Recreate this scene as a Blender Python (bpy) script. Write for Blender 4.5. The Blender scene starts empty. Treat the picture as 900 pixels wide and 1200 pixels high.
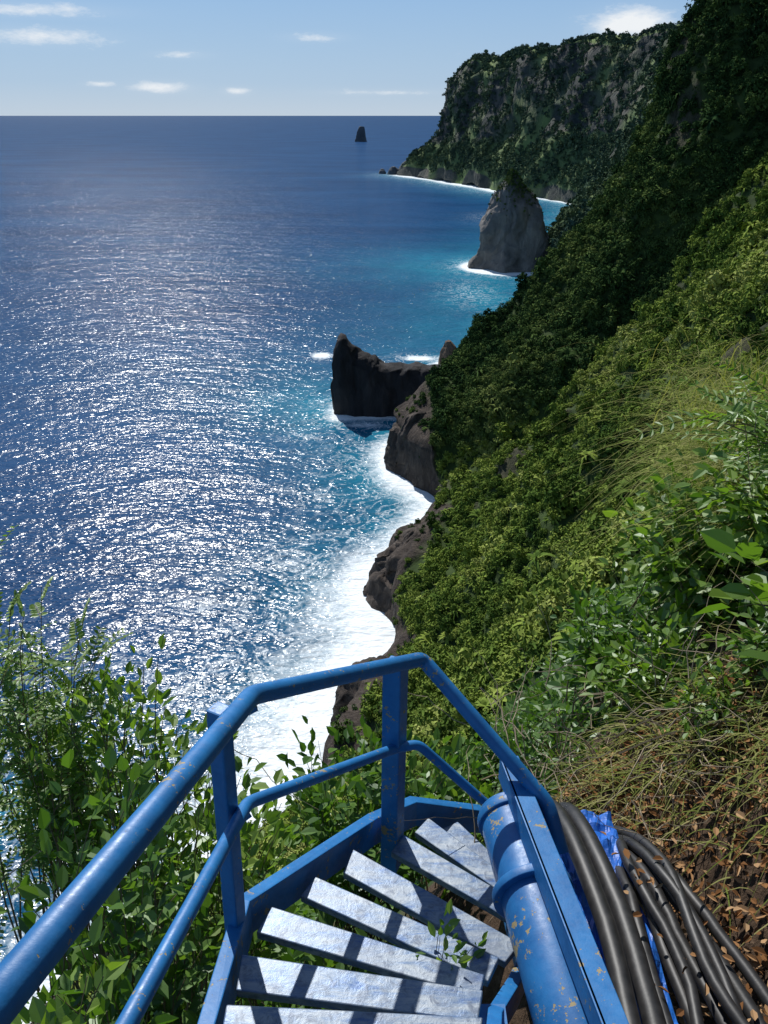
import bpy, math, random
import numpy as np
from mathutils import Vector, noise as mn
random.seed(7); rng=np.random.default_rng(7)
sc=bpy.context.scene
sc.view_settings.view_transform='Standard'; sc.view_settings.look='None'; sc.view_settings.exposure=0

# ---------------------------------------------------------------- helpers
def link(o,parent=None):
    sc.collection.objects.link(o)
    if parent: o.parent=parent
    return o
def mesh_obj(name,verts,faces,mats,midx=None,smooth=False,parent=None,do_link=True):
    me=bpy.data.meshes.new(name); me.from_pydata([tuple(v) for v in verts],[],faces)
    for m in mats: me.materials.append(m)
    if midx is not None: me.polygons.foreach_set('material_index',midx)
    if smooth: me.polygons.foreach_set('use_smooth',[True]*len(me.polygons))
    me.update(); o=bpy.data.objects.new(name,me)
    if do_link: link(o,parent)
    return o
def empty(name):
    o=bpy.data.objects.new(name,None); sc.collection.objects.link(o); return o
def setattr_f(me,name,vals):
    a=me.attributes.new(name,'FLOAT','POINT'); a.data.foreach_set('value',np.asarray(vals,dtype=np.float32))

class NT:
    def __init__(s,name):
        s.m=bpy.data.materials.new(name); s.m.use_nodes=True; s.t=s.m.node_tree; s.t.nodes.clear()
        s.out=s.t.nodes.new('ShaderNodeOutputMaterial')
    def n(s,typ,**kw):
        nd=s.t.nodes.new(typ)
        for k,v in kw.items(): setattr(nd,k,v)
        return nd
    def l(s,a,b): s.t.links.new(a,b)
def ramp(N,fac,stops):
    r=N.n('ShaderNodeValToRGB'); e=r.color_ramp.elements
    while len(e)<len(stops): e.new(0.5)
    for i,(p,c) in enumerate(stops):
        e[i].position=p; e[i].color=(c[0],c[1],c[2],1) if hasattr(c,'__len__') else (c,c,c,1)
    N.l(fac,r.inputs['Fac']); return r.outputs['Color']
def noise(N,scale,detail=3,rough=.55,vec=None,dist=0):
    n=N.n('ShaderNodeTexNoise'); n.inputs['Scale'].default_value=scale; n.inputs['Detail'].default_value=detail
    n.inputs['Roughness'].default_value=rough; n.inputs['Distortion'].default_value=dist
    if vec is not None: N.l(vec,n.inputs['Vector'])
    return n.outputs['Fac']
def mth(N,op,a,b=None,c=None,clamp=False):
    n=N.n('ShaderNodeMath',operation=op); n.use_clamp=clamp
    for i,v in enumerate((a,b,c)):
        if v is None: continue
        if isinstance(v,(int,float)): n.inputs[i].default_value=v
        else: N.l(v,n.inputs[i])
    return n.outputs[0]
def mixc(N,fac,a,b,mode='MIX'):
    n=N.n('ShaderNodeMix',data_type='RGBA',blend_type=mode)
    for i,v in ((0,fac),(6,a),(7,b)):
        if isinstance(v,(int,float)): n.inputs[i].default_value=v
        elif isinstance(v,tuple): n.inputs[i].default_value=(v[0],v[1],v[2],1)
        else: N.l(v,n.inputs[i])
    return n.outputs[2]

# ---------------------------------------------------------------- materials
def leaf_mat(name,cols,trans=0.35,gloss=.08,objrand=False,zones=0.05,rgh=.4):
    N=NT(name); pos=N.n('ShaderNodeNewGeometry')
    rnd=pos.outputs['Random Per Island']
    n1=noise(N,zones,1,.6,pos.outputs['Position'])
    if objrand:
        oi=N.n('ShaderNodeObjectInfo').outputs['Random']
        f=mth(N,'ADD',mth(N,'MULTIPLY',oi,.5),mth(N,'MULTIPLY',rnd,.15))
        f=mth(N,'ADD',f,mth(N,'MULTIPLY',mth(N,'SUBTRACT',n1,.36),1.5))
    else:
        f=mth(N,'ADD',mth(N,'MULTIPLY',rnd,.75),mth(N,'MULTIPLY',n1,.25))
    col=ramp(N,f,[(i/(len(cols)-1)*.9+.05,c) for i,c in enumerate(cols)])
    d=N.n('ShaderNodeBsdfDiffuse'); N.l(col,d.inputs['Color'])
    if trans<=0: N.l(d.outputs[0],N.out.inputs[0]); return N.m
    t=N.n('ShaderNodeBsdfTranslucent'); tc=mixc(N,1.0,col,(1.5,1.6,.6),'MULTIPLY'); N.l(tc,t.inputs['Color'])
    m=N.n('ShaderNodeMixShader'); m.inputs[0].default_value=trans; N.l(d.outputs[0],m.inputs[1]); N.l(t.outputs[0],m.inputs[2])
    if gloss<=0: N.l(m.outputs[0],N.out.inputs[0]); return N.m
    g=N.n('ShaderNodeBsdfGlossy'); g.inputs['Roughness'].default_value=rgh; g.inputs['Color'].default_value=(.8,.85,.8,1)
    m2=N.n('ShaderNodeMixShader'); m2.inputs[0].default_value=gloss; N.l(m.outputs[0],m2.inputs[1]); N.l(g.outputs[0],m2.inputs[2])
    N.l(m2.outputs[0],N.out.inputs[0]); return N.m
def simple(name,c1,c2,scale=5,rough=.8,bump=0,metal=0,detail=5):
    N=NT(name); b=N.n('ShaderNodeBsdfPrincipled'); tc=N.n('ShaderNodeTexCoord').outputs['Object']
    n=noise(N,scale,detail,.6,tc); N.l(ramp(N,n,[(.3,c1),(.7,c2)]),b.inputs['Base Color'])
    b.inputs['Roughness'].default_value=rough; b.inputs['Metallic'].default_value=metal
    if bump:
        bp=N.n('ShaderNodeBump'); bp.inputs['Distance'].default_value=bump; N.l(n,bp.inputs['Height']); N.l(bp.outputs[0],b.inputs['Normal'])
    N.l(b.outputs[0],N.out.inputs[0]); return N.m

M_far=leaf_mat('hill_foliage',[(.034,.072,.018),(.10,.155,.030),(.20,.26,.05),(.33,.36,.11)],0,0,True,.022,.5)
M_spur_shaded=leaf_mat('spur_foliage',[(.018,.038,.016),(.042,.08,.026),(.09,.135,.038),(.16,.20,.06)],0,0,True,.022,.5)  # darker copy of the hill greens; the spur's shade is in the colour
M_head_hazed=leaf_mat('headland_foliage',[(.045,.075,.058),(.075,.115,.07),(.12,.165,.08)],0,0,True,.01,.6)  # distance haze put into the greens as a bluish tint
M_near=leaf_mat('shrub_leaf',[(.035,.09,.015),(.08,.17,.025),(.15,.25,.04)],.38,.05,False,.6,.45)
M_bright=leaf_mat('vine_leaf',[(.06,.14,.018),(.13,.23,.03),(.22,.31,.055)],.42,.05,False,.6,.45)
M_grass=leaf_mat('grass_blade',[(.12,.17,.03),(.24,.26,.08),(.40,.36,.17)],.3,0,False,1,.5)
M_litter=leaf_mat('dry_leaf',[(.10,.045,.02),(.24,.12,.05),(.44,.29,.16)],0,.0,False,1)
M_stem=simple('stem',(.10,.08,.045),(.20,.15,.08),20,.8)
M_twig=simple('dry_twig',(.22,.17,.11),(.38,.30,.20),20,.8)
M_hose=simple('black_hose',(.009,.009,.010),(.03,.028,.027),30,.5,.0008)
M_tarp=simple('blue_tarp',(.01,.09,.42),(.02,.16,.58),12,.45,.01)

def paint(name,base,dark,chip,chipcol=(.30,.24,.12),rough=.35):
    N=NT(name); b=N.n('ShaderNodeBsdfPrincipled'); tc=N.n('ShaderNodeTexCoord').outputs['Object']
    n=noise(N,9,5,.65,tc); c=ramp(N,n,[(.3,dark),(.65,base)])
    n2=noise(N,38,4,.7,tc); n3=noise(N,6,2,.5,tc)
    ch=mth(N,'ADD',n2,mth(N,'MULTIPLY',n3,.6)); cm=ramp(N,ch,[(chip,0),(chip+.02,1)])
    c2=mixc(N,cm,c,chipcol); N.l(c2,b.inputs['Base Color'])
    N.l(ramp(N,n2,[(.3,rough),(.8,rough+.3)]),b.inputs['Roughness'])
    bp=N.n('ShaderNodeBump'); bp.inputs['Distance'].default_value=.0012; bp.inputs['Strength'].default_value=.6
    N.l(mth(N,'SUBTRACT',n2,mth(N,'MULTIPLY',cm,.6)),bp.inputs['Height']); N.l(bp.outputs[0],b.inputs['Normal'])
    N.l(b.outputs[0],N.out.inputs[0]); return N.m
M_blue=paint('blue_paint',(.018,.17,.43),(.010,.11,.31),.96)
M_blue2=paint('blue_paint_pipe',(.018,.15,.38),(.009,.09,.27),.95)
def tread_mat():
    N=NT('worn_tread_paint'); b=N.n('ShaderNodeBsdfPrincipled'); tc=N.n('ShaderNodeTexCoord').outputs['Object']
    mp=N.n('ShaderNodeMapping'); mp.inputs['Scale'].default_value=(2.0,9,9); N.l(tc,mp.inputs['Vector'])
    n=noise(N,2.2,8,.78,mp.outputs[0],.8); n2=noise(N,26,6,.75,tc,.5); n3=noise(N,5,3,.6,tc)
    c=ramp(N,n,[(.36,(.03,.09,.25)),(.45,(.11,.17,.27)),(.55,(.22,.26,.31)),(.72,(.34,.37,.39))])
    c=mixc(N,ramp(N,n2,[(.50,0),(.64,.85)]),c,(.075,.10,.15))
    c=mixc(N,ramp(N,n3,[(.52,0),(.68,.55)]),c,(.10,.13,.19)); N.l(c,b.inputs['Base Color'])
    N.l(ramp(N,n,[(.3,.30),(.7,.5)]),b.inputs['Roughness']); b.inputs['Metallic'].default_value=.2
    bp=N.n('ShaderNodeBump'); bp.inputs['Distance'].default_value=.003; bp.inputs['Strength'].default_value=.5; N.l(n2,bp.inputs['Height']); N.l(bp.outputs[0],b.inputs['Normal'])
    N.l(b.outputs[0],N.out.inputs[0]); return N.m
M_tread=tread_mat()

def terrain_mat():
    N=NT('hillside_ground'); b=N.n('ShaderNodeBsdfPrincipled'); g=N.n('ShaderNodeNewGeometry'); P=g.outputs['Position']
    rk=N.n('ShaderNodeAttribute',attribute_name='rock').outputs['Fac']
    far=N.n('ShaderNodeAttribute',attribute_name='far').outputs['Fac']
    soil=N.n('ShaderNodeAttribute',attribute_name='soil').outputs['Fac']
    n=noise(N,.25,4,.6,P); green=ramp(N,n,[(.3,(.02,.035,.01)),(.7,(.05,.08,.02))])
    mp=N.n('ShaderNodeMapping'); mp.inputs['Scale'].default_value=(1,1,.35); N.l(P,mp.inputs['Vector'])
    nr=noise(N,.28,8,.72,mp.outputs[0],.5); rock=ramp(N,nr,[(.3,(.022,.018,.016)),(.5,(.07,.055,.045)),(.72,(.16,.13,.105))])
    mp2=N.n('ShaderNodeMapping'); mp2.inputs['Scale'].default_value=(1,1,.13); N.l(P,mp2.inputs['Vector'])
    nf=noise(N,.03,8,.65,mp2.outputs[0],.6); frock=ramp(N,nf,[(.36,(.035,.045,.045)),(.52,(.075,.08,.07)),(.68,(.17,.155,.125))])  # headland rock: aerial haze painted in as bluish base colour
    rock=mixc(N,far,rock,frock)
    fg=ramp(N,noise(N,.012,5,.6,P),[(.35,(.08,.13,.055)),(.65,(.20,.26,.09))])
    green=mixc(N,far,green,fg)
    ns=noise(N,14,8,.7,P); sl=ramp(N,ns,[(.3,(.04,.026,.017)),(.55,(.10,.065,.042)),(.75,(.22,.15,.10))])
    m=mixc(N,rk,green,rock); m=mixc(N,soil,m,sl); N.l(m,b.inputs['Base Color']); b.inputs['Roughness'].default_value=.95
    b.inputs['Specular IOR Level'].default_value=.2
    bp=N.n('ShaderNodeBump'); bp.inputs['Distance'].default_value=2.4; bp.inputs['Strength'].default_value=1
    h=mth(N,'MULTIPLY',nr,mth(N,'MULTIPLY',mth(N,'ADD',rk,.1),mth(N,'SUBTRACT',1,soil)))
    h=mth(N,'ADD',h,mth(N,'MULTIPLY',mth(N,'MULTIPLY',ns,soil),.02))
    h=mth(N,'ADD',h,mth(N,'MULTIPLY',mth(N,'MULTIPLY',nf,far),6))
    N.l(h,bp.inputs['Height']); N.l(bp.outputs[0],b.inputs['Normal']); N.l(b.outputs[0],N.out.inputs[0]); return N.m
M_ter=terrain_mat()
def rock_mat(name,c1,c2,c3,sc_=.15,topgreen=0,zg=0,bd=1.5):
    N=NT(name); b=N.n('ShaderNodeBsdfPrincipled'); g=N.n('ShaderNodeNewGeometry'); P=g.outputs['Position']
    mp=N.n('ShaderNodeMapping'); mp.inputs['Scale'].default_value=(1,1,.3); mp.inputs['Rotation'].default_value=(.15,.2,0); N.l(P,mp.inputs['Vector'])
    n=noise(N,sc_,9,.7,mp.outputs[0],.5); c=ramp(N,n,[(.3,c1),(.5,c2),(.72,c3)])
    if topgreen:
        sx=N.n('ShaderNodeSeparateXYZ'); N.l(P,sx.inputs[0])
        hz=mth(N,'ADD',mth(N,'DIVIDE',mth(N,'SUBTRACT',sx.outputs[2],zg),14),mth(N,'MULTIPLY',mth(N,'SUBTRACT',noise(N,.08,5,.6,P),.5),5),clamp=True)
        c=mixc(N,mth(N,'MULTIPLY',hz,topgreen),c,(.045,.06,.03))
    N.l(c,b.inputs['Base Color']); b.inputs['Roughness'].default_value=.9; b.inputs['Specular IOR Level'].default_value=.25
    bp=N.n('ShaderNodeBump'); bp.inputs['Distance'].default_value=bd; N.l(n,bp.inputs['Height']); N.l(bp.outputs[0],b.inputs['Normal'])
    N.l(b.outputs[0],N.out.inputs[0]); return N.m
M_dark=rock_mat('dark_sea_rock',(.012,.012,.013),(.028,.026,.027),(.06,.053,.05),.16)
M_out=rock_mat('brown_shore_rock',(.022,.018,.016),(.07,.055,.045),(.16,.13,.105),.25)
M_stack=rock_mat('stack_rock',(.08,.078,.075),(.17,.155,.14),(.32,.285,.25),.07,.8,54,4)
M_small=rock_mat('small_rock',(.06,.04,.028),(.15,.10,.07),(.26,.18,.12),.3)
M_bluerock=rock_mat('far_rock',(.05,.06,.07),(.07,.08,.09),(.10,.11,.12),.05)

# ---------------------------------------------------------------- terrain stations: Y -> 9 (X,Z)
ST=[(-30,[(-100,-4),(-88,25),(-50,60),(-8,103),(3,112),(8,118),(60,170),(160,215),(600,235)]),
(0,[(-92,-4),(-80,22),(-45,58),(-1.6,105.2),(1.2,107.3),(3,109.5),(50,165),(160,215),(600,235)]),
(3,[(-90,-4),(-78,22),(-43,56),(-.8,104.4),(1.1,107.0),(2.6,108.6),(50,162),(160,215),(600,235)]),
(8,[(-86,-4),(-74,22),(-40,54),(-1.5,97),(2,101.8),(4.5,106.2),(50,155),(160,213),(600,235)]),
(20,[(-76,-4),(-64,20),(-35,46),(-5,76),(4,88),(10,96.5),(52,146),(160,212),(600,235)]),
(50,[(-52,-4),(-42,18),(-22,32),(-3,48),(8,64),(20,82),(58,133),(165,208),(600,235)]),
(100,[(-17,-4),(-9,14),(0,20),(9,28),(20,42),(38,63),(75,110),(170,205),(600,235)]),
(125,[(-9.5,-4),(-4,12),(5,16),(12,24),(24,40),(40,59),(78,110),(170,205),(600,235)]),
(150,[(3,-4),(5,6),(10,12),(18,22),(30,38),(46,56),(82,108),(170,205),(600,235)]),
(166,[(0,-4),(3,9),(11,15),(21,22),(33,34),(49,50),(85,101),(170,205),(600,235)]),
(182,[(-1,-4),(3,11),(14,16),(24,21),(36,32),(51,48),(87,99),(170,203),(600,235)]),
(200,[(9,-4),(12,11),(20,15),(28,20),(40,33),(56,51),(92,104),(172,200),(600,235)]),
(228,[(18,-4),(20,7),(27,12),(38,19),(53,30),(72,46),(110,93),(180,200),(600,235)]),
(248,[(4,-4),(7,17),(17,23),(33,31),(54,42),(74,56),(112,106),(185,205),(600,235)]),
(266,[(1,-4),(4,18),(16,26),(30,34),(50,46),(70,62),(106,122),(185,210),(600,235)]),
(300,[(14,-4),(18,14),(28,25),(42,38),(60,58),(86,96),(104,150),(190,235),(600,245)]),
(340,[(40,-4),(46,12),(54,22),(64,36),(78,56),(96,84),(118,135),(195,228),(600,240)]),
(420,[(75,-4),(80,12),(90,30),(100,45),(112,65),(130,95),(150,140),(225,215),(600,235)]),
(560,[(118,-4),(126,15),(135,30),(150,50),(165,75),(180,110),(200,150),(260,205),(600,230)]),
(700,[(132,-4),(142,25),(162,44),(185,65),(205,95),(230,130),(260,160),(330,200),(620,225)]),
(900,[(215,-4),(222,25),(240,60),(258,95),(275,125),(295,150),(320,180),(420,200),(700,220)]),
(1163,[(269,-4),(278,30),(290,70),(300,110),(312,140),(322,170),(340,200),(520,214),(800,224)]),
(1413,[(176,-4),(186,30),(204,60),(222,95),(234,145),(244,175),(262,198),(500,217),(900,226)]),
(1600,[(110,-4),(120,30),(138,55),(156,85),(172,145),(184,185),(208,205),(500,217),(950,226)]),
(1772,[(35,-4),(55,24),(85,46),(108,75),(119,125),(128,165),(155,200),(500,215),(980,222)]),
(1850,[(90,-4),(110,15),(140,50),(160,100),(175,140),(190,170),(220,198),(500,210),(980,220)]),
(2100,[(380,-4),(400,60),(420,100),(440,140),(450,160),(460,180),(480,195),(700,205),(1000,215)])]
SY=np.array([s[0] for s in ST],float); SP=np.array([s[1] for s in ST],float)
def prof(y):
    i=int(np.clip(np.searchsorted(SY,y)-1,0,len(SY)-2)); t=(y-SY[i])/(SY[i+1]-SY[i]); t=min(max(t,0),1)
    ts=t*.5+.5*t*t*(3-2*t)
    return SP[i]*(1-ts)+SP[i+1]*ts
def hgt(x,y):
    p=prof(y); return float(np.interp(x,p[:,0],p[:,1]))
Ys=np.unique(np.concatenate([np.arange(-30,-2,4),np.arange(-2,10,.25),np.arange(10,30,1),np.arange(30,60,1.5),np.arange(60,350,1.6),np.arange(350,700,8),np.arange(700,2101,12)]))
Us=np.unique(np.concatenate([np.linspace(0,1,14),np.linspace(1,3,26),np.linspace(3,5,40),np.linspace(5,6,22),np.linspace(6,7,20),np.linspace(7,8,8)]))
def fbm(x,y,z,o): 
    return mn.fractal(Vector((x,y,z)),1.0,2.1,o)
V=np.zeros((len(Ys),len(Us),3)); rockA=np.zeros((len(Ys),len(Us))); farA=rockA.copy(); soilA=rockA.copy()
for i,y in enumerate(Ys):
    p=prof(y); X=np.interp(Us,range(9),p[:,0]); Z=np.interp(Us,range(9),p[:,1])
    rtop=float(np.interp(y,[90,110,120,135,150,162,185,200,215,232,245,270,290,310],[1.3,1.6,1.9,1.9,1.3,1.7,2.0,1.6,1.1,1.1,1.6,1.7,1.4,1.2]))
    for j,u in enumerate(Us):
        x,z=X[j],Z[j]; d=math.hypot(x,y)
        a=min(5.5,max(.05,(d-2)*.03)); sN=1/(12+d*.03) if d>40 else 1/3.0
        if y>800: a=17; sN=1/60
        n1=fbm(x*sN,y*sN,z*sN,5); n2=fbm(x*sN+31,y*sN+7,z*sN*.5,5)
        e=1 if u<7 else .4
        if d<40: nx,nz=n1*a*.5,n2*a
        else: nx,nz=n1*a*.9,n2*a*.9
        if 90<y<420 and 2.5<u<7:
            rib=fbm(y*.05+x*.004,3.3,x*.008,3); nz+=rib*4.0*min(1,(u-2.5)); nx-=rib*2
        V[i,j]=(x+nx*e,y+fbm(x*sN-9,y*sN,z*sN,3)*a*.6,z+nz*e)
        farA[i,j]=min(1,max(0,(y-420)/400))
        rt=rtop+n1*.5; rr=1.0 if u<rt else max(0,1-(u-rt)*4)
        if 90<y<300: rr=max(rr,min(1,max(0,(n2-.42)*5))*(1 if u<3 else .6))
        if y>800:
            rr=1 if (u<.6 or 2.4<u<5.9) else .15
            if u>5.95: rr=0
            rr*=min(1,max(0,.5+n2*1.8+.4))
        rockA[i,j]=rr
        soilA[i,j]=1.0 if (y<4.2 and 3.5<u<5.0) else 0
def gridfaces(a,b): 
    idx=np.arange(a*b).reshape(a,b)
    return np.stack([idx[:-1,:-1],idx[:-1,1:],idx[1:,1:],idx[1:,:-1]],-1).reshape(-1,4).tolist()
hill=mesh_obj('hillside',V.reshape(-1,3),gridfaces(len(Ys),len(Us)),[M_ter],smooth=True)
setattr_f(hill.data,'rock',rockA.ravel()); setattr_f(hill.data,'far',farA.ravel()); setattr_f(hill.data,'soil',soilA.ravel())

# ---------------------------------------------------------------- scatter machinery
def src_coll(name,objs):
    c=bpy.data.collections.new(name)
    for o in objs: c.objects.link(o)
    return c
def scatter(name,pts,rots,scl,idx,coll):
    me=bpy.data.meshes.new(name); me.from_pydata([tuple(p) for p in pts],[],[])
    a=me.attributes.new('rot','FLOAT_VECTOR','POINT'); a.data.foreach_set('vector',np.asarray(rots,np.float32).ravel())
    a=me.attributes.new('scl','FLOAT_VECTOR','POINT'); a.data.foreach_set('vector',np.asarray(scl,np.float32).ravel())
    a=me.attributes.new('idx','INT','POINT'); a.data.foreach_set('value',np.asarray(idx,np.int32))
    o=bpy.data.objects.new(name,me); link(o)
    g=bpy.data.node_groups.new(name+'_nodes','GeometryNodeTree')
    g.interface.new_socket('Geometry',in_out='INPUT',socket_type='NodeSocketGeometry'); g.interface.new_socket('Geometry',in_out='OUTPUT',socket_type='NodeSocketGeometry')
    gi=g.nodes.new('NodeGroupInput'); go=g.nodes.new('NodeGroupOutput'); ip=g.nodes.new('GeometryNodeInstanceOnPoints'); ci=g.nodes.new('GeometryNodeCollectionInfo')
    ci.inputs['Collection'].default_value=coll; ci.inputs['Separate Children'].default_value=True; ci.inputs['Reset Children'].default_value=True
    def na(n,t):
        x=g.nodes.new('GeometryNodeInputNamedAttribute'); x.data_type=t; x.inputs['Name'].default_value=n; return x.outputs['Attribute']
    L=g.links.new
    L(gi.outputs[0],ip.inputs['Points']); L(ci.outputs[0],ip.inputs['Instance']); ip.inputs['Pick Instance'].default_value=True
    L(na('idx','INT'),ip.inputs['Instance Index']); L(na('rot','FLOAT_VECTOR'),ip.inputs['Rotation']); L(na('scl','FLOAT_VECTOR'),ip.inputs['Scale'])
    L(ip.outputs[0],go.inputs[0]); md=o.modifiers.new('scatter','NODES'); md.node_group=g; return o

def crown(name,mat,seed,nb=8,per=90,ls=.15,flat=.75):
    r=np.random.default_rng(seed); vs=[];fs=[]
    for b in range(nb):
        a=r.uniform(0,6.28); rad=r.uniform(.1,.7); c=np.array([math.cos(a)*rad,math.sin(a)*rad,r.uniform(.1,.9)*flat]); br=r.uniform(.2,.46)
        for k in range(per):
            d=r.normal(size=3); d/=np.linalg.norm(d)
            if d[2]<-.3: d[2]*=-1
            p=c+d*br*r.uniform(.55,1.25)*np.array([1,1,.85])
            n=d*.8+r.normal(size=3)*.7+np.array([0,0,.4]); n/=np.linalg.norm(n)
            t=np.cross(n,r.normal(size=3)); t/=np.linalg.norm(t); u=np.cross(n,t); s=ls*r.uniform(.45,1.2)
            i=len(vs); vs+= [p-t*s*.5,p+u*s*.26+t*s*.05,p+t*s*.6,p-u*s*.26+t*s*.0]; fs.append((i,i+1,i+2,i+3))
    return mesh_obj(name,vs,fs,[mat],do_link=False)
def palmish(name,mat,seed):
    r=np.random.default_rng(seed); vs=[];fs=[]
    for k in range(26):
        a=r.uniform(0,6.28); el=r.uniform(.1,1.2); L=r.uniform(.7,1.1); w=.07
        dirv=np.array([math.cos(a),math.sin(a),0]); sd=np.array([-math.sin(a),math.cos(a),0])
        p=np.array([0,0,.45]); prev=None
        for q in range(6):
            t=q/5; pos=p+dirv*L*t*math.cos(el*.7)+np.array([0,0,L*(math.sin(el)*t-.75*t*t)]); ww=w*(1.2-t)*1.6
            i=len(vs); vs+=[pos-sd*ww,pos+sd*ww+np.array([0,0,.02])]
            if prev is not None: fs.append((prev,prev+1,i+1,i))
            prev=i
    return mesh_obj(name,vs,fs,[mat],do_link=False)
def leaf_geo(vs,fs,p,d,n,L,W,fold=.15):
    s=np.cross(d,n); s/=np.linalg.norm(s)+1e-9; n=np.cross(s,d)
    i=len(vs)
    vs+=[p,p+d*L*.3+s*W*.42+n*L*fold*.5,p+d*L*.65+s*W*.40+n*L*fold*.35,p+d*L-n*L*.08,p+d*L*.65-s*W*.40+n*L*fold*.35,p+d*L*.3-s*W*.42+n*L*fold*.5]
    fs+=[(i,i+1,i+2,i+3),(i,i+3,i+4,i+5)]
def unit(v): return v/(np.linalg.norm(v)+1e-9)
def tube(vs,fs,pts,rad,sides=6):
    pts=[np.array(p,float) for p in pts]; n=len(pts); up=np.array([0,0,1.]); base=len(vs)
    t0=unit(pts[1]-pts[0]); a=np.cross(t0,up)
    if np.linalg.norm(a)<.05: a=np.cross(t0,np.array([1.,0,0]))
    a=unit(a)
    for k in range(n):
        t=unit((pts[min(k+1,n-1)]-pts[k])) + unit(pts[k]-pts[max(k-1,0)]) if 0<k<n-1 else (pts[1]-pts[0] if k==0 else pts[-1]-pts[-2])
        t=unit(t); a=unit(a-t*np.dot(a,t)); b=np.cross(t,a); r=rad[k] if hasattr(rad,'__len__') else rad
        for s in range(sides):
            an=s/sides*2*math.pi; vs.append(pts[k]+(a*math.cos(an)+b*math.sin(an))*r)
    for k in range(n-1):
        for s in range(sides):
            s2=(s+1)%sides; fs.append((base+k*sides+s,base+k*sides+s2,base+(k+1)*sides+s2,base+(k+1)*sides+s))
    fs.append(tuple(base+s for s in range(sides))[::-1]); fs.append(tuple(base+(n-1)*sides+s for s in range(sides)))
def shrub_mesh(base,cen,rad,nstem,nl,L,W,seed,kind='ovate',jit=.15,stemr=.006,down=0.0):
    r=np.random.default_rng(seed); vs=[];fs=[];mi=[]
    base=np.array(base,float); cen=np.array(cen,float); rad=np.array(rad,float)
    for k in range(nstem):
        d=unit(r.normal(size=3)); tgt=cen+d*rad*r.uniform(.55,1.0)
        b=base+r.normal(size=3)*np.array([jit,jit,.02]); mid=(b+tgt)/2+np.array([0,0,.25*np.linalg.norm(tgt-b)])+r.normal(size=3)*.08*np.linalg.norm(rad)
        C=lambda t:(1-t)**2*b+2*t*(1-t)*mid+t*t*tgt
        f0=len(fs); tube(vs,fs,[C(t) for t in np.linspace(0,1,7)],[stemr*(1-.75*t) for t in np.linspace(0,1,7)],4); mi+=[1]*(len(fs)-f0)
        for q in range(nl):
            t=.3+.7*(q+r.uniform(0,.8))/nl; p=C(min(t,1)); tan=unit(C(min(t+.02,1.01))-C(t))
            side=unit(np.cross(tan,np.array([0,0,1.]))+r.normal(size=3)*.35)*(1 if q%2 else -1)
            dr=unit(tan*.5+side*.9+np.array([0,0,.25-down])+r.normal(size=3)*.25)
            if t>.95: dr=unit(tan+r.normal(size=3)*.3)
            f0=len(fs)
            if kind=='ovate':
                off=dr*L*r.uniform(0.2,1.4)
                n=unit(np.array([0,0,1.])+r.normal(size=3)*.45); s=r.uniform(.6,1.15)
                leaf_geo(vs,fs,p+off,dr,n,L*s,W*s); mi+=[0]*(len(fs)-f0)
            else:
                RL=L*r.uniform(3.5,5.5); n=unit(np.array([0,0,1.])+r.normal(size=3)*.3); sd=unit(np.cross(dr,n)); npair=7
                tip=p+dr*RL-np.array([0,0,RL*.15]); tube(vs,fs,[p,(p+tip)/2+np.array([0,0,RL*.05]),tip],[.0025,.002,.001],3); mi+=[1]*(len(fs)-f0)
                for w in range(npair):
                    tt=(w+1)/npair; q0=p+(tip-p)*tt+np.array([0,0,RL*.05*4*tt*(1-tt)]); f0=len(fs)
                    for sg in (1,-1): leaf_geo(vs,fs,q0,unit(sd*sg+dr*.45+r.normal(size=3)*.12),n,L*(1.1-.4*tt),W*(1.1-.4*tt),.05)
                    mi+=[0]*(len(fs)-f0)
    return vs,fs,mi
def shrub(name,mat,*a,**k):
    vs,fs,mi=shrub_mesh(*a,**k); return mesh_obj(name,vs,fs,[mat,M_stem],mi)

# ---------------------------------------------------------------- foliage on slopes
A=V[:-1,:-1];B=V[:-1,1:];C_=V[1:,1:];D=V[1:,:-1]
area=(np.linalg.norm(np.cross(B-A,C_-A),axis=-1)+np.linalg.norm(np.cross(C_-A,D-A),axis=-1))/2
cy=A[...,1]; cx_=A[...,0]; Um=(Us[:-1]+Us[1:])/2; Um=np.broadcast_to(Um,area.shape)
nrm=np.cross(B-A,D-A); nrm/=np.linalg.norm(nrm,axis=-1,keepdims=True)+1e-9
nrm*=np.sign(nrm[...,2:3]+1e-9)
def sample(n_per_area,mask,seed):
    r=np.random.default_rng(seed); w=area*n_per_area*mask; n=r.poisson(w); I,J=np.nonzero(n); rep=n[I,J]
    I=np.repeat(I,rep);J=np.repeat(J,rep); a=r.random(len(I))[:,None];b=r.random(len(I))[:,None]
    P=(A[I,J]*(1-a)+D[I,J]*a)*(1-b)+(B[I,J]*(1-a)+C_[I,J]*a)*b
    return P,nrm[I,J],r
def orient(N_,r,amt):
    out=np.zeros((len(N_),3)); out[:,0]=-N_[:,1]*amt+r.normal(size=len(N_))*.15; out[:,1]=N_[:,0]*amt+r.normal(size=len(N_))*.15
    return out
def midset(tag,mat): return src_coll(tag,[crown(tag+'_a%d'%i,mat,10+i,nb=7+i%3,per=52,ls=.29,flat=.6+.25*(i%3)) for i in range(6)]+[palmish(tag+'_p',mat,50)])
mid_src=midset('hill_bush',M_far); spur_src=midset('spur_bush',M_spur_shaded)
far_src=src_coll('headland_bush_sources',[crown('treetop_%d'%i,M_head_hazed,30+i,nb=5,per=34,ls=.36) for i in range(3)])
def nearbush(name,seed,kind):
    vs,fs,mi=shrub_mesh((0,0,0),(0,0,.45),(.9,.9,.5),40,17,.13,.08,seed,kind,jit=.35,stemr=.01); return mesh_obj(name,vs,fs,[M_near,M_stem],mi,do_link=False)
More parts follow.
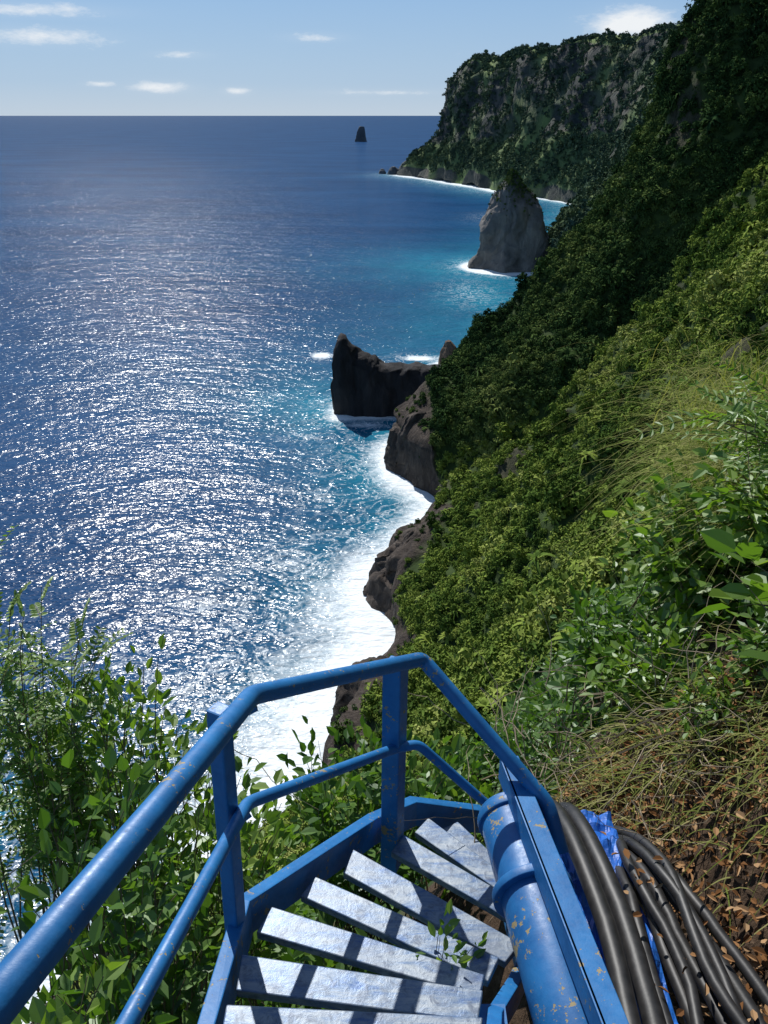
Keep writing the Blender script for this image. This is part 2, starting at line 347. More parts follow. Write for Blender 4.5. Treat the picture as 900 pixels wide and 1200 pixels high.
near_src=src_coll('near_bush_sources',[nearbush('nb%d'%i,70+i,'ovate') for i in range(4)])
def do(name,dens,mask,seed,smin,smax,coll,nv,amt=.5,palm=0,big=.1):
    P,N_,r=sample(dens,mask,seed); s=smin+(smax-smin)*r.random(len(P))**1.7; bg=r.random(len(P))<big; s[bg]*=1.6
    S=np.stack([s,s,s*r.uniform(.8,1.4,len(P))],1); idx=r.integers(0,nv,len(P))
    if palm: 
        q=r.random(len(P))<palm; idx[q]=nv
    R=orient(N_,r,amt); R[:,2]=r.uniform(-.8,.8,len(P))
    P=P-N_*(s*.25)[:,None]; return scatter(name,P,R,S,idx,coll)
bare=1-np.clip((rockA[:-1,:-1]-.3)*2,0,.95)
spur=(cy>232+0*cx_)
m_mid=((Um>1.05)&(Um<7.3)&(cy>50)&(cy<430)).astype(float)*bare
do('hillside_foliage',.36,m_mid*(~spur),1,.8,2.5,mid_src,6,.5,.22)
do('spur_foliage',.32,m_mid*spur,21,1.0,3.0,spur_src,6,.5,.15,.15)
m_edge=((Um>.7)&(Um<=2.0)&(cy>55)&(cy<430)).astype(float)
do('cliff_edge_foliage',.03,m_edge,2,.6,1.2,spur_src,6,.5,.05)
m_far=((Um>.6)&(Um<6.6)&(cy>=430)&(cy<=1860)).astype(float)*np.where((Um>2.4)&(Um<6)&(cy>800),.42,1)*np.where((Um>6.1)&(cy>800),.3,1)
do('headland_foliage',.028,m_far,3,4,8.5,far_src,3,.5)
m_near=((cy>11)&(cy<=50)&(Um>2)&(Um<7)).astype(float)
do('near_slope_foliage',.36,m_near,4,.8,1.6,near_src,4,.3)
m_nn=((cy>6)&(cy<=11)&(Um>2.6)&(Um<6)).astype(float)
do('near_slope_foliage',.8,m_nn,14,.5,.9,near_src,4,.3)
m_near2=((cy>-2)&(cy<=6)&(Um>2.6)&(Um<3.75)&(cx_<-.6)).astype(float)
do('bank_foliage',2.0,m_near2,5,.5,.9,near_src,4,.3)

# ---------------------------------------------------------------- sea
promo=np.array([(-19,306),(0,308),(20,308),(40,312),(40,326),(20,326),(0,324),(-19,322),(-19,306)],float)
cd=[prof(y) for y in np.arange(-30,2100,5)]; coastpts=np.array([(p[0,0]+2,y) for p,y in zip(cd,np.arange(-30,2100,5))])
def pl_dist(P,L):
    d=np.full(len(P),1e9)
    for a,b in zip(L[:-1],L[1:]):
        ab=b-a; t=np.clip(((P-a)@ab)/(ab@ab),0,1); q=a+t[:,None]*ab; d=np.minimum(d,np.hypot(P[:,0]-q[:,0],P[:,1]-q[:,1]))
    return d
gx=np.unique(np.concatenate([-np.geomspace(100,150000,40),np.arange(-100,80,2.0),np.arange(80,360,5),np.geomspace(360,150000,25)]))
gy=np.unique(np.concatenate([-np.geomspace(30,30000,8),np.arange(-30,80,6),np.arange(80,420,2.0),np.arange(420,900,6),np.arange(900,2000,10),np.geomspace(2000,200000,45)]))
GX,GY=np.meshgrid(gx,gy); P2=np.stack([GX.ravel(),GY.ravel()],1)
near=(P2[:,0]>-400)&(P2[:,0]<500)&(P2[:,1]>-50)&(P2[:,1]<2300)
dc=np.full(len(P2),1e4); dp=dc.copy(); ds=dc.copy(); dr=dc.copy()
Q=P2[near]; dc[near]=pl_dist(Q,coastpts); dp[near]=pl_dist(Q,promo)
ds[near]=np.maximum(0,np.hypot((Q[:,0]-101),(Q[:,1]-665))-34); dr[near]=np.maximum(0,np.hypot(Q[:,0]-32,Q[:,1]-381)-5)
Y=P2[:,1]; w=np.interp(Y,[0,90,115,150,185,215,260,300,340,600,1100,1500,2000],[22,26,33,34,25,18,14,13,10,12,20,36,38])
foam=np.exp(-(dc/w)**1.15)
foam=np.maximum(foam,.9*np.exp(-(dp/8)**1.1)); foam=np.maximum(foam,.95*np.exp(-(ds/11)**1.2)); foam=np.maximum(foam,.95*np.exp(-(dr/9)**1.2))
for (x,y,rx,ry,a) in [(-32,400,7,8,.95),(-52,330,10,4,.5),(40,1800,25,30,.85),(18,395,14,7,.85),(-8,298,18,6,.65),(-60,112,12,7,.45),(-30,285,12,5,.5),(-20,235,12,14,.5),(-26,190,14,16,.5),(-48,140,18,14,.46),(-45,165,14,7,.42),(300,1180,60,30,.4),(60,560,20,50,.36),(150,1000,40,60,.36)]:
    foam=np.maximum(foam,a*np.exp(-((P2[:,0]-x)/rx)**2-((P2[:,1]-y)/ry)**2))
wt=np.interp(Y,[0,110,160,280,320,450,650,1000,1500,2200],[14,20,22,28,36,66,72,66,50,30])
turq=np.exp(-(np.minimum(np.minimum(dc,ds+4),dp+6)/wt)**1.3)
turq=np.maximum(turq,.7*np.exp(-((P2[:,0]+75)/14)**2-((Y-100)/12)**2))
turq=np.maximum(turq,.85*np.exp(-((P2[:,0]-66)/38)**2-((Y-540)/120)**2))
def sea_mat():
    N=NT('sea_water'); P=N.n('ShaderNodeNewGeometry').outputs['Position']
    fo=N.n('ShaderNodeAttribute',attribute_name='foam').outputs['Fac']; tq=N.n('ShaderNodeAttribute',attribute_name='turq').outputs['Fac']
    mpb=N.n('ShaderNodeMapping'); mpb.inputs['Scale'].default_value=(.5,1.2,1); mpb.inputs['Rotation'].default_value=(0,0,.3); N.l(P,mpb.inputs['Vector'])
    nb=noise(N,.008,5,.65,mpb.outputs[0]); deep=ramp(N,nb,[(.35,(.003,.034,.105)),(.65,(.007,.056,.155))])
    nt=noise(N,.03,4,.65,P,.5); tf=mth(N,'MULTIPLY',tq,mth(N,'ADD',mth(N,'MULTIPLY',nt,1.5),.05),clamp=True)
    c=mixc(N,tf,deep,(.016,.235,.33))
    nf=noise(N,.16,7,.74,P,1.2); nf2=noise(N,.9,4,.72,P,.6)
    nn=mth(N,'ADD',mth(N,'MULTIPLY',nf,.6),mth(N,'MULTIPLY',nf2,.4))
    ff=mth(N,'MULTIPLY',mth(N,'SUBTRACT',mth(N,'MULTIPLY',fo,1.12),nn),3.0,clamp=True)
    rid=mth(N,'ABSOLUTE',mth(N,'SUBTRACT',noise(N,.11,4,.6,P,1.5),.5)); rid=ramp(N,rid,[(0.0,1),(.05,0)])
    vf=mth(N,'MULTIPLY',mth(N,'MULTIPLY',rid,ramp(N,nf2,[(.4,0),(.6,1)])),mth(N,'MULTIPLY',fo,2.3),clamp=True)
    ff=mth(N,'MAXIMUM',ff,vf)
    # scattered whitecaps offshore
    mpw=N.n('ShaderNodeMapping'); mpw.inputs['Scale'].default_value=(.5,1.6,1); mpw.inputs['Rotation'].default_value=(0,0,.3); N.l(P,mpw.inputs['Vector'])
    wc=ramp(N,noise(N,.10,5,.6,mpw.outputs[0],.8),[(.735,0),(.78,.7)]); ff=mth(N,'MAXIMUM',ff,mth(N,'MULTIPLY',wc,nf2))
    c=mixc(N,ff,c,(.80,.85,.87))
    mp=N.n('ShaderNodeMapping'); mp.inputs['Scale'].default_value=(.65,1.3,1); mp.inputs['Rotation'].default_value=(0,0,.35); N.l(P,mp.inputs['Vector'])
    v=mp.outputs[0]
    h=mth(N,'ADD',mth(N,'MULTIPLY',noise(N,.05,1,.5,v),1.5),mth(N,'MULTIPLY',noise(N,.22,1,.5,v,.3),.78)); h=mth(N,'ADD',h,mth(N,'MULTIPLY',noise(N,.78,1.6,.5,v,.4),.37))
    bp=N.n('ShaderNodeBump'); bp.inputs['Distance'].default_value=1.0; bp.inputs['Strength'].default_value=1; N.l(h,bp.inputs['Height'])
    d=N.n('ShaderNodeBsdfDiffuse'); N.l(c,d.inputs['Color']); N.l(bp.outputs[0],d.inputs['Normal'])
    g=N.n('ShaderNodeBsdfGlossy'); g.inputs['Roughness'].default_value=.17; N.l(bp.outputs[0],g.inputs['Normal'])
    fr=N.n('ShaderNodeFresnel'); fr.inputs['IOR'].default_value=1.33; N.l(bp.outputs[0],fr.inputs['Normal'])
    fm=mth(N,'MINIMUM',mth(N,'MULTIPLY',fr.outputs[0],.8),.12); fm=mth(N,'MULTIPLY',fm,mth(N,'SUBTRACT',1,mth(N,'MULTIPLY',ff,.9)))
    m=N.n('ShaderNodeMixShader'); N.l(fm,m.inputs[0]); N.l(d.outputs[0],m.inputs[1]); N.l(g.outputs[0],m.inputs[2])
    N.l(m.outputs[0],N.out.inputs[0]); return N.m
sea=mesh_obj('sea',np.stack([GX.ravel(),GY.ravel(),np.zeros(GX.size)],1),gridfaces(len(gy),len(gx)),[sea_mat()])
setattr_f(sea.data,'foam',foam); setattr_f(sea.data,'turq',turq)

# ---------------------------------------------------------------- rocks
def rocky(verts,amp,s,z0=0):
    out=[]
    for v in verts:
        q=Vector(v)*s; n=fbm(q.x,q.y,q.z*.6,6); m=fbm(q.x+40,q.y,q.z*.6,6); out.append((v[0]+n*amp,v[1]+m*amp,v[2]+fbm(q.x,q.y+20,q.z,5)*amp*.6))
    return out
px_=[-20.5,-19.5,-18,-16,-13,-9,-5,0,6,14,22,30,38,48]; pz=[22,29.5,31,29.5,26.5,24.5,22,20,19.5,19,18,19,22,28]
xs=np.linspace(-20.5,48,110); vs=[]; na=36
for x in xs:
    top=np.interp(x,px_,pz); hw=np.interp(x,[-20.5,-17,0,40],[3.5,6.5,8,12])
    for k in range(na):
        a=k/(na-1)*math.pi; cx=math.cos(a); cz=math.sin(a)
        yy=316-hw*np.sign(cx)*abs(cx)**.55; zz=-3+(top+3)*cz**.5
        vs.append((x,yy,zz))
fs=gridfaces(len(xs),na); fs.append(tuple(range(na)))
mesh_obj('rock_promontory',rocky(vs,2.6,.14),fs,[M_dark],smooth=True)
def stack(name,cx,cy_,prof_,mat,amp,s,asp=1.0,n=64,m=50):
    zs=[p[0] for p in prof_]; vs=[]
    Z=np.linspace(zs[0],zs[-1],m)
    for z in Z:
        xl=np.interp(z,zs,[p[1] for p in prof_]); xr=np.interp(z,zs,[p[2] for p in prof_]); c=(xl+xr)/2; r=(xr-xl)/2
        for k in range(n):
            a=k/n*2*math.pi; vs.append((cx+c+math.cos(a)*r,cy_+math.sin(a)*r*asp,z))
    fs=[]
    for i in range(m-1):
        for k in range(n): fs.append((i*n+k,i*n+(k+1)%n,(i+1)*n+(k+1)%n,(i+1)*n+k))
    fs.append(tuple((m-1)*n+k for k in range(n)))
    return mesh_obj(name,rocky(vs,amp,s),fs,[mat],smooth=True)
stk=stack('sea_stack',101,668,[(-4,-33,32),(3,-31,31),(8,-25,30),(20,-22,30),(34,-21,28),(44,-19,23),(54,-14,15),(62,-9,7),(70,-5,0)],M_stack,7,.05,.9,90,70)
stack('shore_rock',32,384,[(-3,-5,5),(3,-4.7,4.6),(8,-3.5,3.5),(11.5,-1.5,1)],M_small,1.6,.2,.9,32,20)
stack('distant_sea_stack',-108,4080,[(-5,-34,34),(15,-26,28),(40,-20,20),(60,-8,12)],M_bluerock,10,.02,.8,32,20)
for cx,cy_,h,r in [(20,1790,14,14),(46,1800,26,22),(-4,1815,8,9)]:
    stack('reef_rock',cx,cy_,[(-3,-r,r),(h*.5,-r*.7,r*.8),(h,-r*.2,r*.3)],M_bluerock,5,.05,.9,24,12)
r=np.random.default_rng(9); sv=np.array([v.co[:] for v in stk.data.vertices]); sel=sv[sv[:,2]>34]; pr=np.clip((sel[:,2]-34)/32,0,1)**1.6*.35; sel=sel[r.random(len(sel))<pr]
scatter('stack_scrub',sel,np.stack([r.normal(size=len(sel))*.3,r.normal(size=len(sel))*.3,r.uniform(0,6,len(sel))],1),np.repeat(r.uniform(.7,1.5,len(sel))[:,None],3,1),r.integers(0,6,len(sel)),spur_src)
stack('shore_outcrop',4,176,[(-4,-8,14),(4,-7,13),(9,-5,12),(13,-1,10),(16,3,8)],M_out,3.8,.14,1.3,90,50)
stack('shore_outcrop',8,256,[(-4,-7,12),(8,-6,11),(15,-4,10),(20,0,8)],M_out,3.4,.14,1.2,90,50)
stack('shore_outcrop',-5,128,[(-4,-6,9),(4,-5,8),(8,-3,7),(11,0,5)],M_out,3.0,.16,1.2,70,40)

# ---------------------------------------------------------------- staircase
def box_between(vs,fs,a,b,w,h,up=(0,0,1)):
    a=np.array(a,float);b=np.array(b,float);t=unit(b-a);s=unit(np.cross(t,np.array(up,float)));u=np.cross(s,t);i=len(vs)
    for p in (a,b):
        for sx,sz in ((-1,-1),(1,-1),(1,1),(-1,1)): vs.append(p+s*w/2*sx+u*h/2*sz)
    fs+=[(i,i+1,i+2,i+3),(i+7,i+6,i+5,i+4),(i,i+4,i+5,i+1),(i+1,i+5,i+6,i+2),(i+2,i+6,i+7,i+3),(i+3,i+7,i+4,i)]
def bevel(o,w=.003,seg=2):
    m=o.modifiers.new('b','BEVEL'); m.width=w; m.segments=seg; m.limit_method='ANGLE'
stair=empty('steel_staircase')
TR=[[(-.45,.92),(-.45,.80),(.20,.83),(.20,.95),108.10],[(-.435,1.14),(-.435,1.03),(.22,1.03),(.235,1.13),107.96],
[(-.43,1.345),(-.43,1.255),(.242,1.216),(.266,1.31),107.83],[(-.435,1.579),(-.435,1.467),(.266,1.376),(.291,1.467),107.70],
[(-.385,1.842),(-.425,1.746),(.294,1.529),(.318,1.6),107.57],[(-.257,2.067),(-.307,1.985),(.344,1.662),(.391,1.745),107.44],
[(-.126,2.303),(-.163,2.19),(.43,1.815),(.496,1.889),107.31],[(.085,2.491),(.03,2.401),(.495,2.078),(.515,2.176),107.18],
[(.208,2.705),(.141,2.62),(.525,2.277),(.539,2.377),107.05],[(.36,2.80),(.27,2.75),(.54,2.46),(.56,2.54),106.92]]
for k,t in enumerate(TR):
    z=t[4]; c=[np.array([p[0],p[1],z]) for p in t[:4]]
    vs=c+[p-np.array([0,0,.035]) for p in c]
    o=mesh_obj('tread_%d'%k,vs,[(0,1,2,3),(7,6,5,4),(0,4,5,1),(1,5,6,2),(2,6,7,3),(3,7,4,0)],[M_tread],parent=stair); bevel(o,.004)
def strip(name,pts,w,h,mat,parent,bev=.004):
    vs=[];fs=[];pts=[np.array(p,float) for p in pts];n=len(pts)
    for k,p in enumerate(pts):
        a=unit((pts[k]-pts[k-1])*np.array([1,1,0])) if k>0 else None; b=unit((pts[k+1]-pts[k])*np.array([1,1,0])) if k<n-1 else None
        t=unit((a if a is not None else b)+(b if b is not None else a)); s=np.array([t[1],-t[0],0]); m=1.0
        if a is not None and b is not None: m=1/max(.5,float(np.dot(t,a)))
        for sx,sz in ((-1,0),(1,0),(1,1),(-1,1)): vs.append(p+s*sx*w/2*m-np.array([0,0,h*(1-sz)]))
    for k in range(n-1):
        i=4*k
        for q in range(4): fs.append((i+q,i+(q+1)%4,i+4+(q+1)%4,i+4+q))
    fs+=[(3,2,1,0),tuple(4*(n-1)+q for q in range(4))]
    o=mesh_obj(name,vs,fs,[mat],parent=parent); bevel(o,bev); return o
strip('outer_stringer',[(-.50,.5,108.16),(-.485,1.305,107.79),(-.47,1.80,107.66),(-.05,2.54,107.24),(.14,2.78,107.09),(.50,2.95,106.85)],.05,.16,M_blue,stair)
strip('inner_stringer',[(.235,.6,108.1),(.275,1.2,107.78),(.345,1.52,107.52),(.45,1.74,107.33),(.53,1.92,107.2),(.545,2.2,107.03),(.57,2.55,106.8)],.045,.15,M_blue,stair)
vs=[];fs=[]; box_between(vs,fs,(.33,1.50,106.6),(.33,1.50,107.5),.1,.1,(0,1,0)); o=mesh_obj('support_column',vs,fs,[M_blue],parent=stair)
rail=empty('blue_railing')
def rnd(pts,r=.035,n=4):
    out=[pts[0]]
    for a,b,c in zip(pts[:-2],pts[1:-1],pts[2:]):
        a,b,c=map(lambda q:np.array(q,float),(a,b,c)); p=b+unit(a-b)*r; q=b+unit(c-b)*r
        for t in np.linspace(0,1,n+1): out.append((1-t)**2*p+2*t*(1-t)*b+t*t*q)
    out.append(pts[-1]); return out
vs=[];fs=[]; tube(vs,fs,rnd([(-.50,-.1,109.37),(-.367,1.75,108.56),(.148,2.50,108.12),(.60,2.14,107.74),(.64,2.02,107.62)]),.028,20); o=mesh_obj('top_rail',vs,fs,[M_blue],smooth=True,parent=rail)
vs=[];fs=[]; tube(vs,fs,rnd([(-.53,-.1,108.94),(-.415,1.77,108.13),(.04,2.44,107.72),(.14,2.50,107.69),(.50,2.46,107.32),(.60,2.3,107.2)]),.020,16); o=mesh_obj('mid_rail',vs,fs,[M_blue],smooth=True,parent=rail)
for nm,a,b,w_ in [('post_1',(.035,2.485,107.0),(.045,2.475,108.12),.078),('post_2',(-.485,1.70,107.45),(-.455,1.72,108.54),.052)]:
    vs=[];fs=[]; box_between(vs,fs,a,b,w_,w_,(.5,1,0)); o=mesh_obj(nm,vs,fs,[M_blue],parent=rail); bevel(o,.006)
vs=[];fs=[]; box_between(vs,fs,(-.455,1.72,108.49),(-.36,1.75,108.53),.03,.03); box_between(vs,fs,(-.46,1.72,108.1),(-.41,1.75,108.12),.03,.03); o=mesh_obj('post_bracket',vs,fs,[M_blue],parent=rail)

# pipe
pipe=empty('blue_steel_pipe')
def along(a,b,t): a=np.array(a);b=np.array(b);return a+(b-a)*t
pa,pb=(.485,2.27,107.56),(.615,1.15,107.50)
def flat_caps(o): o.data.polygons.foreach_set('use_smooth',[len(p.vertices)==4 for p in o.data.polygons])
vs=[];fs=[]; tube(vs,fs,[pa,pb],.118,40); o=mesh_obj('pipe_body',vs,fs,[M_blue2],parent=pipe); bevel(o,.006); flat_caps(o)
for k,(t,r_,l) in enumerate([(.30,.145,.03),(.02,.128,.03)]):
    vs=[];fs=[]; tube(vs,fs,[along(pa,pb,t),along(pa,pb,t+l)],r_,40); o=mesh_obj('pipe_flange_%d'%k,vs,fs,[M_blue2],parent=pipe); bevel(o,.004); flat_caps(o)
vs=[];fs=[]; box_between(vs,fs,(.455,2.34,107.72),(.63,1.15,107.72),.012,.11); box_between(vs,fs,(.485,2.34,107.77),(.66,1.15,107.77),.075,.010)
box_between(vs,fs,(.56,2.30,107.60),(.71,1.15,107.60),.05,.05)
o=mesh_obj('angle_iron',vs,fs,[M_blue],parent=pipe); bevel(o,.003)

# hoses
hose=empty('hose_bundle')
HP=[((.70,1.1,107.62),(.735,1.75,107.60),(.70,2.30,107.50),(.69,2.6,107.2),(.7,3.0,106.5)),
((.79,1.1,107.57),(.81,1.75,107.57),(.77,2.30,107.48),(.76,2.6,107.15),(.8,3.0,106.4)),
((.90,1.1,107.44),(.89,1.7,107.44),(.92,2.1,107.38),(.93,2.45,107.1),(.9,3.0,106.5)),
((1.00,1.1,107.46),(.96,1.7,107.45),(.97,2.1,107.39),(.98,2.45,107.1),(1.0,3.0,106.4)),
((1.12,1.1,107.46),(1.04,1.7,107.45),(.99,2.1,107.42),(.96,2.4,107.2),(.95,3.0,106.5)),
((1.24,1.1,107.46),(1.13,1.7,107.46),(1.04,2.1,107.40),(1.02,2.45,107.15),(1.05,3.0,106.4)),
((1.34,1.1,107.47),(1.20,1.7,107.46),(1.09,2.1,107.42),(1.06,2.45,107.2),(1.1,3.0,106.4)),
((1.06,1.1,107.52),(1.09,1.7,107.51),(1.02,2.1,107.47),(.98,2.45,107.2),(.98,3.0,106.4)),
((.86,1.1,107.50),(.98,1.6,107.50),(.93,2.1,107.46),(1.0,2.45,107.2),(1.1,3.0,106.5)),
((1.22,1.1,107.52),(1.06,1.6,107.52),(1.06,2.1,107.47),(.98,2.5,107.2),(.9,3.0,106.5))]
def spline(P,n=28):
    P=[np.array(p,float) for p in P]; P=[2*P[0]-P[1]]+P+[2*P[-1]-P[-2]]; out=[]
    for i in range(1,len(P)-2):
        for t in np.linspace(0,1,n//4+1)[:-1]:
            out.append(.5*((2*P[i])+(-P[i-1]+P[i+1])*t+(2*P[i-1]-5*P[i]+4*P[i+1]-P[i+2])*t*t+(-P[i-1]+3*P[i]-3*P[i+1]+P[i+2])*t**3))
    out.append(P[-2]); return out
for k,h in enumerate(HP):
    pts=spline(h); pts=[p+np.array([rng.normal()*.0012,0,rng.normal()*.0012]) for p in pts]
    vs=[];fs=[]; tube(vs,fs,pts,[.033,.035,.022,.023,.022,.025,.022,.020,.020,.021][k],14); mesh_obj('hose_%d'%k,vs,fs,[M_hose],smooth=True,parent=hose)
nx_,ny_=26,40; vs=[]
for i in range(nx_):
    for j in range(ny_):
        x=.66+.30*i/(nx_-1); y=1.2+1.25*j/(ny_-1); vs.append((x,y,107.36+.05*fbm(x*6,y*5,0,3)+.03*fbm(x*20,y*16,5,2)))
mesh_obj('blue_tarp',vs,gridfaces(nx_,ny_),[M_tarp])

# ---------------------------------------------------------------- leaf litter
vs=[];fs=[];r=np.random.default_rng(3)
for k in range(4200):
    x=r.uniform(.85,2.0); y=r.uniform(.9,3.2); z=hgt(x,y)+r.uniform(.0,.06)+.04
    a=r.uniform(0,6.28); leaf_geo(vs,fs,np.array([x,y,z]),np.array([math.cos(a),math.sin(a),r.uniform(-.3,.3)]),unit(np.array([0,0,1.])+r.normal(size=3)*.5),r.uniform(.02,.06),r.uniform(.012,.034),.25)
for k in range(70):  # leaves caught among the hoses
    x=r.uniform(.85,1.3); y=r.uniform(1.2,2.2); a=r.uniform(0,6.28)
    leaf_geo(vs,fs,np.array([x,y,107.49+r.uniform(0,.03)]),np.array([math.cos(a),math.sin(a),0.1]),unit(np.array([0,0,1.])+r.normal(size=3)*.4),r.uniform(.02,.05),r.uniform(.012,.028),.25)
mesh_obj('leaf_litter',vs,fs,[M_litter])
# ---------------------------------------------------------------- near plants
shrub('tall_shrub',M_bright,(-1.75,3.0,105.6),(-1.60,3.05,107.6),(.32,.5,.85),40,10,.042,.024,101,kind='pinnate')
shrub('leafy_shrub',M_bright,(-1.3,2.9,105.4),(-1.2,2.9,107.15),(.5,.5,.7),60,20,.09,.045,102)
shrub('leafy_shrub',M_near,(-1.1,2.1,105.3),(-1.02,2.0,107.15),(.38,.6,.75),64,22,.09,.055,103)
shrub('leafy_shrub',M_bright,(-.9,2.7,105.3),(-.65,2.55,106.95),(.35,.5,.45),44,18,.09,.055,104)
shrub('leafy_shrub',M_bright,(-1.0,1.5,105.6),(-.95,1.45,107.35),(.25,.35,.4),34,16,.085,.055,114)
shrub('leafy_shrub',M_near,(-.2,3.5,105.0),(-.05,3.3,106.5),(.62,.45,.40),70,22,.10,.062,105)
shrub('leafy_shrub',M_bright,(.6,3.7,105.2),(.5,3.5,106.15),(.45,.45,.35),45,20,.08,.05,106)
shrub('leafy_shrub',M_near,(-.2,2.1,105.4),(-.1,1.9,106.65),(.6,.6,.40),40,18,.08,.05,107)
shrub('seedling',M_bright,(.20,1.75,106.9),(.22,1.70,107.50),(.13,.10,.16),11,9,.055,.026,108,jit=.02,stemr=.003)
shrub('vine_shrub',M_bright,(2.1,4.2,107.0),(1.95,4.1,107.80),(.6,.5,.45),90,20,.10,.068,109,down=.5)
shrub('vine_shrub',M_bright,(2.3,3.9,107.8),(2.0,3.7,108.25),(.45,.5,.28),50,20,.095,.062,110,down=.5)
shrub('vine_shrub',M_near,(1.6,4.5,106.2),(1.6,4.3,107.0),(.5,.5,.45),60,20,.085,.05,111,down=.3)
shrub('vine_shrub',M_bright,(1.5,3.5,106.9),(1.5,3.4,107.35),(.42,.3,.30),54,16,.075,.048,115,down=.4)
shrub('vine_shrub',M_near,(1.0,3.6,106.2),(1.0,3.4,106.75),(.4,.35,.35),50,16,.065,.04,116,down=.2)
shrub('vine_shrub',M_near,(1.9,3.1,107.6),(1.85,3.0,107.95),(.3,.35,.22),40,14,.075,.045,117,down=.5)
shrub('vine_shrub',M_bright,(1.55,2.9,107.3),(1.55,2.85,107.6),(.25,.22,.18),34,12,.055,.034,118,down=.4)
shrub('vine_shrub',M_near,(1.95,2.5,107.7),(1.85,2.5,107.95),(.2,.25,.22),34,12,.075,.045,119,down=.5)
shrub('fern_shrub',M_bright,(1.95,2.7,108.6),(1.38,2.75,108.98),(.22,.22,.10),14,5,.060,.024,112,kind='pinnate',down=.2,jit=.06)
shrub('fern_shrub',M_bright,(2.2,3.3,108.3),(1.70,3.25,108.85),(.30,.3,.16),16,6,.060,.024,122,kind='pinnate',down=.2,jit=.08)
shrub('broadleaf_plant',M_bright,(1.9,2.6,107.9),(1.50,2.75,108.25),(.12,.2,.25),11,4,.15,.10,113)
def grass(name,cen,spread,n,L,seed,lean=(-.3,-.2,0),ground=False):
    r=np.random.default_rng(seed); vs=[];fs=[]
    for k in range(n):
        b=np.array(cen)+r.normal(size=3)*np.array(spread)
        if ground: b[2]=hgt(b[0],b[1])
        d=unit(np.array(lean)+np.array([0,0,1.])+r.normal(size=3)*.55); l=L*r.uniform(.4,1.1); w=.004
        hd=unit(np.array([d[0],d[1],0])+1e-4); sd=np.array([-hd[1],hd[0],0]); prev=None
        for q in range(7):
            t=q/6; p=b+d*l*t+hd*l*.45*t*t-np.array([0,0,l*.65*t*t*t]); ww=w*(1.1-t)
            i=len(vs); vs+=[p-sd*ww,p+sd*ww]
            if prev is not None: fs.append((prev,prev+1,i+1,i))
            prev=i
    return mesh_obj(name,vs,fs,[M_grass])
grass('grass_tuft',(2.65,4.9,108.0),(.25,.42,.12),1300,.85,1)
grass('grass_tuft',(2.30,4.4,107.95),(.20,.32,.10),700,.7,2,(-.5,-.2,0))
grass('grass_tuft',(4.1,8,107.2),(.5,.8,.2),900,.9,3)
grass('grass_tuft',(1.35,2.95,107),(.28,.22,.1),650,.33,4,(-.3,-.3,0),True)
grass('grass_tuft',(1.7,2.5,107),(.2,.22,.1),350,.30,5,(-.5,-.3,0),True)
def twigs(name,cen,spread,n,L,seed):
    r=np.random.default_rng(seed); vs=[];fs=[]
    for k in range(n):
        b=np.array(cen)+r.normal(size=3)*np.array(spread); d=unit(r.normal(size=3)+np.array([-.3,0,.2])); pts=[b]
        for q in range(8): d=unit(d+r.normal(size=3)*.3-np.array([0,0,.08])); pts.append(pts[-1]+d*L/8*r.uniform(.6,1.3))
        tube(vs,fs,pts,[.0035*(1-.1*q) for q in range(9)],4)
    return mesh_obj(name,vs,fs,[M_twig])
twigs('dry_twigs',(1.1,3.0,107.0),(.3,.3,.15),150,.6,5)
twigs('dry_twigs',(1.55,2.7,107.45),(.22,.25,.12),110,.5,6)
twigs('dry_twigs',(-1.2,2.6,106.8),(.3,.3,.2),10,.8,8)

# ---------------------------------------------------------------- world + sun
EL,AZ=46,-20
w=bpy.data.worlds.new('World'); sc.world=w; w.use_nodes=True; t=w.node_tree; t.nodes.clear()
class WN(NT):
    def __init__(s,t): s.t=t
N=WN(t); out=N.n('ShaderNodeOutputWorld'); bg=N.n('ShaderNodeBackground'); sky=N.n('ShaderNodeTexSky',sky_type='NISHITA')
sky.sun_disc=False; sky.sun_elevation=math.radians(EL); sky.sun_rotation=math.radians(AZ); sky.altitude=100; sky.air_density=1.0; sky.dust_density=.3; sky.ozone_density=2.0
G=N.n('ShaderNodeTexCoord').outputs['Generated']; sx=N.n('ShaderNodeSeparateXYZ'); N.l(G,sx.inputs[0])
az=mth(N,'ARCTAN2',sx.outputs[0],sx.outputs[1]); el=mth(N,'ARCSINE',sx.outputs[2])
R=math.radians
haze=ramp(N,mth(N,'DIVIDE',el,R(30)),[(0,(.60,.75,.92)),(.06,(.45,.65,.91)),(.25,(.27,.51,.88)),(1,(.2,.4,.75))])
haze=mixc(N,1.0,haze,(8.0,8.0,8.0),'MULTIPLY')
hf=ramp(N,mth(N,'DIVIDE',el,R(40)),[(0,.92),(.4,.6),(1,0)])
base=mixc(N,hf,sky.outputs[0],haze)
mp=N.n('ShaderNodeMapping'); mp.inputs['Scale'].default_value=(1,1,3.0); N.l(G,mp.inputs['Vector'])
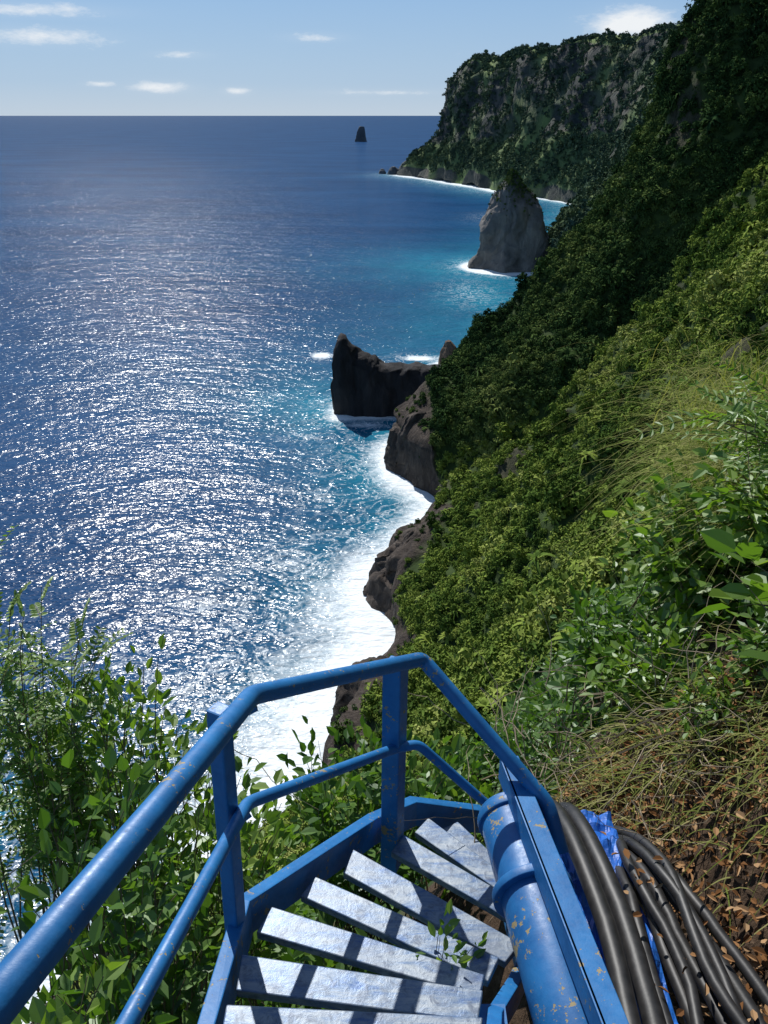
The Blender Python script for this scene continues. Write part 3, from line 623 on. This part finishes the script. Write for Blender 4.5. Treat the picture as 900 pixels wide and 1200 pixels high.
nz=noise(N,30,5,.72,mp.outputs[0]); tot=None
for a0,e0,wa,we,st in [(-13.8,1.55,1.7,.32,1.2),(-9.3,1.35,.8,.22,1.15),(14.9,4.9,2.3,.85,1.55),(-20.5,5.4,4.5,.35,.9),(-20.5,4.1,3.5,.45,1.0),(-4.3,4.3,1.8,.25,.75),(-12.5,3.3,1.6,.22,.7),(-17.5,1.7,.8,.15,.9),(0,1.3,3.5,.15,.7)]:
    dx=mth(N,'DIVIDE',mth(N,'SUBTRACT',az,R(a0)),R(wa)); dy=mth(N,'DIVIDE',mth(N,'SUBTRACT',el,R(e0)),R(we))
    q=mth(N,'EXPONENT',mth(N,'MULTIPLY',mth(N,'ADD',mth(N,'MULTIPLY',dx,dx),mth(N,'MULTIPLY',dy,dy)),-1)); q=mth(N,'MULTIPLY',q,st)
    tot=q if tot is None else mth(N,'MAXIMUM',tot,q)
fac=mth(N,'MULTIPLY',mth(N,'SUBTRACT',tot,mth(N,'SUBTRACT',1.3,mth(N,'MULTIPLY',nz,1.9))),.9,clamp=True)
fac=mth(N,'ADD',fac,mth(N,'MULTIPLY',tot,.14),clamp=True)
cc=mixc(N,fac,base,(8.6,8.9,9.2)); N.l(cc,bg.inputs['Color']); bg.inputs['Strength'].default_value=.10; N.l(bg.outputs[0],out.inputs[0])
sd=bpy.data.lights.new('sun','SUN'); sd.energy=5.0; sd.angle=math.radians(.5); sd.color=(1,.98,.94); so=bpy.data.objects.new('sun',sd); link(so)
dirv=Vector((math.sin(R(AZ))*math.cos(R(EL)),math.cos(R(AZ))*math.cos(R(EL)),math.sin(R(EL)))); so.rotation_euler=dirv.to_track_quat('Z','Y').to_euler()
# ---------------------------------------------------------------- camera
cam=bpy.data.cameras.new('camera'); co=bpy.data.objects.new('camera',cam); link(co); sc.camera=co
cam.sensor_fit='VERTICAL'; cam.sensor_height=36; cam.lens=27.99; cam.clip_start=.05; cam.clip_end=400000
co.location=(0,0,110); co.rotation_euler=(math.radians(90)-math.atan(465/933),0,0)
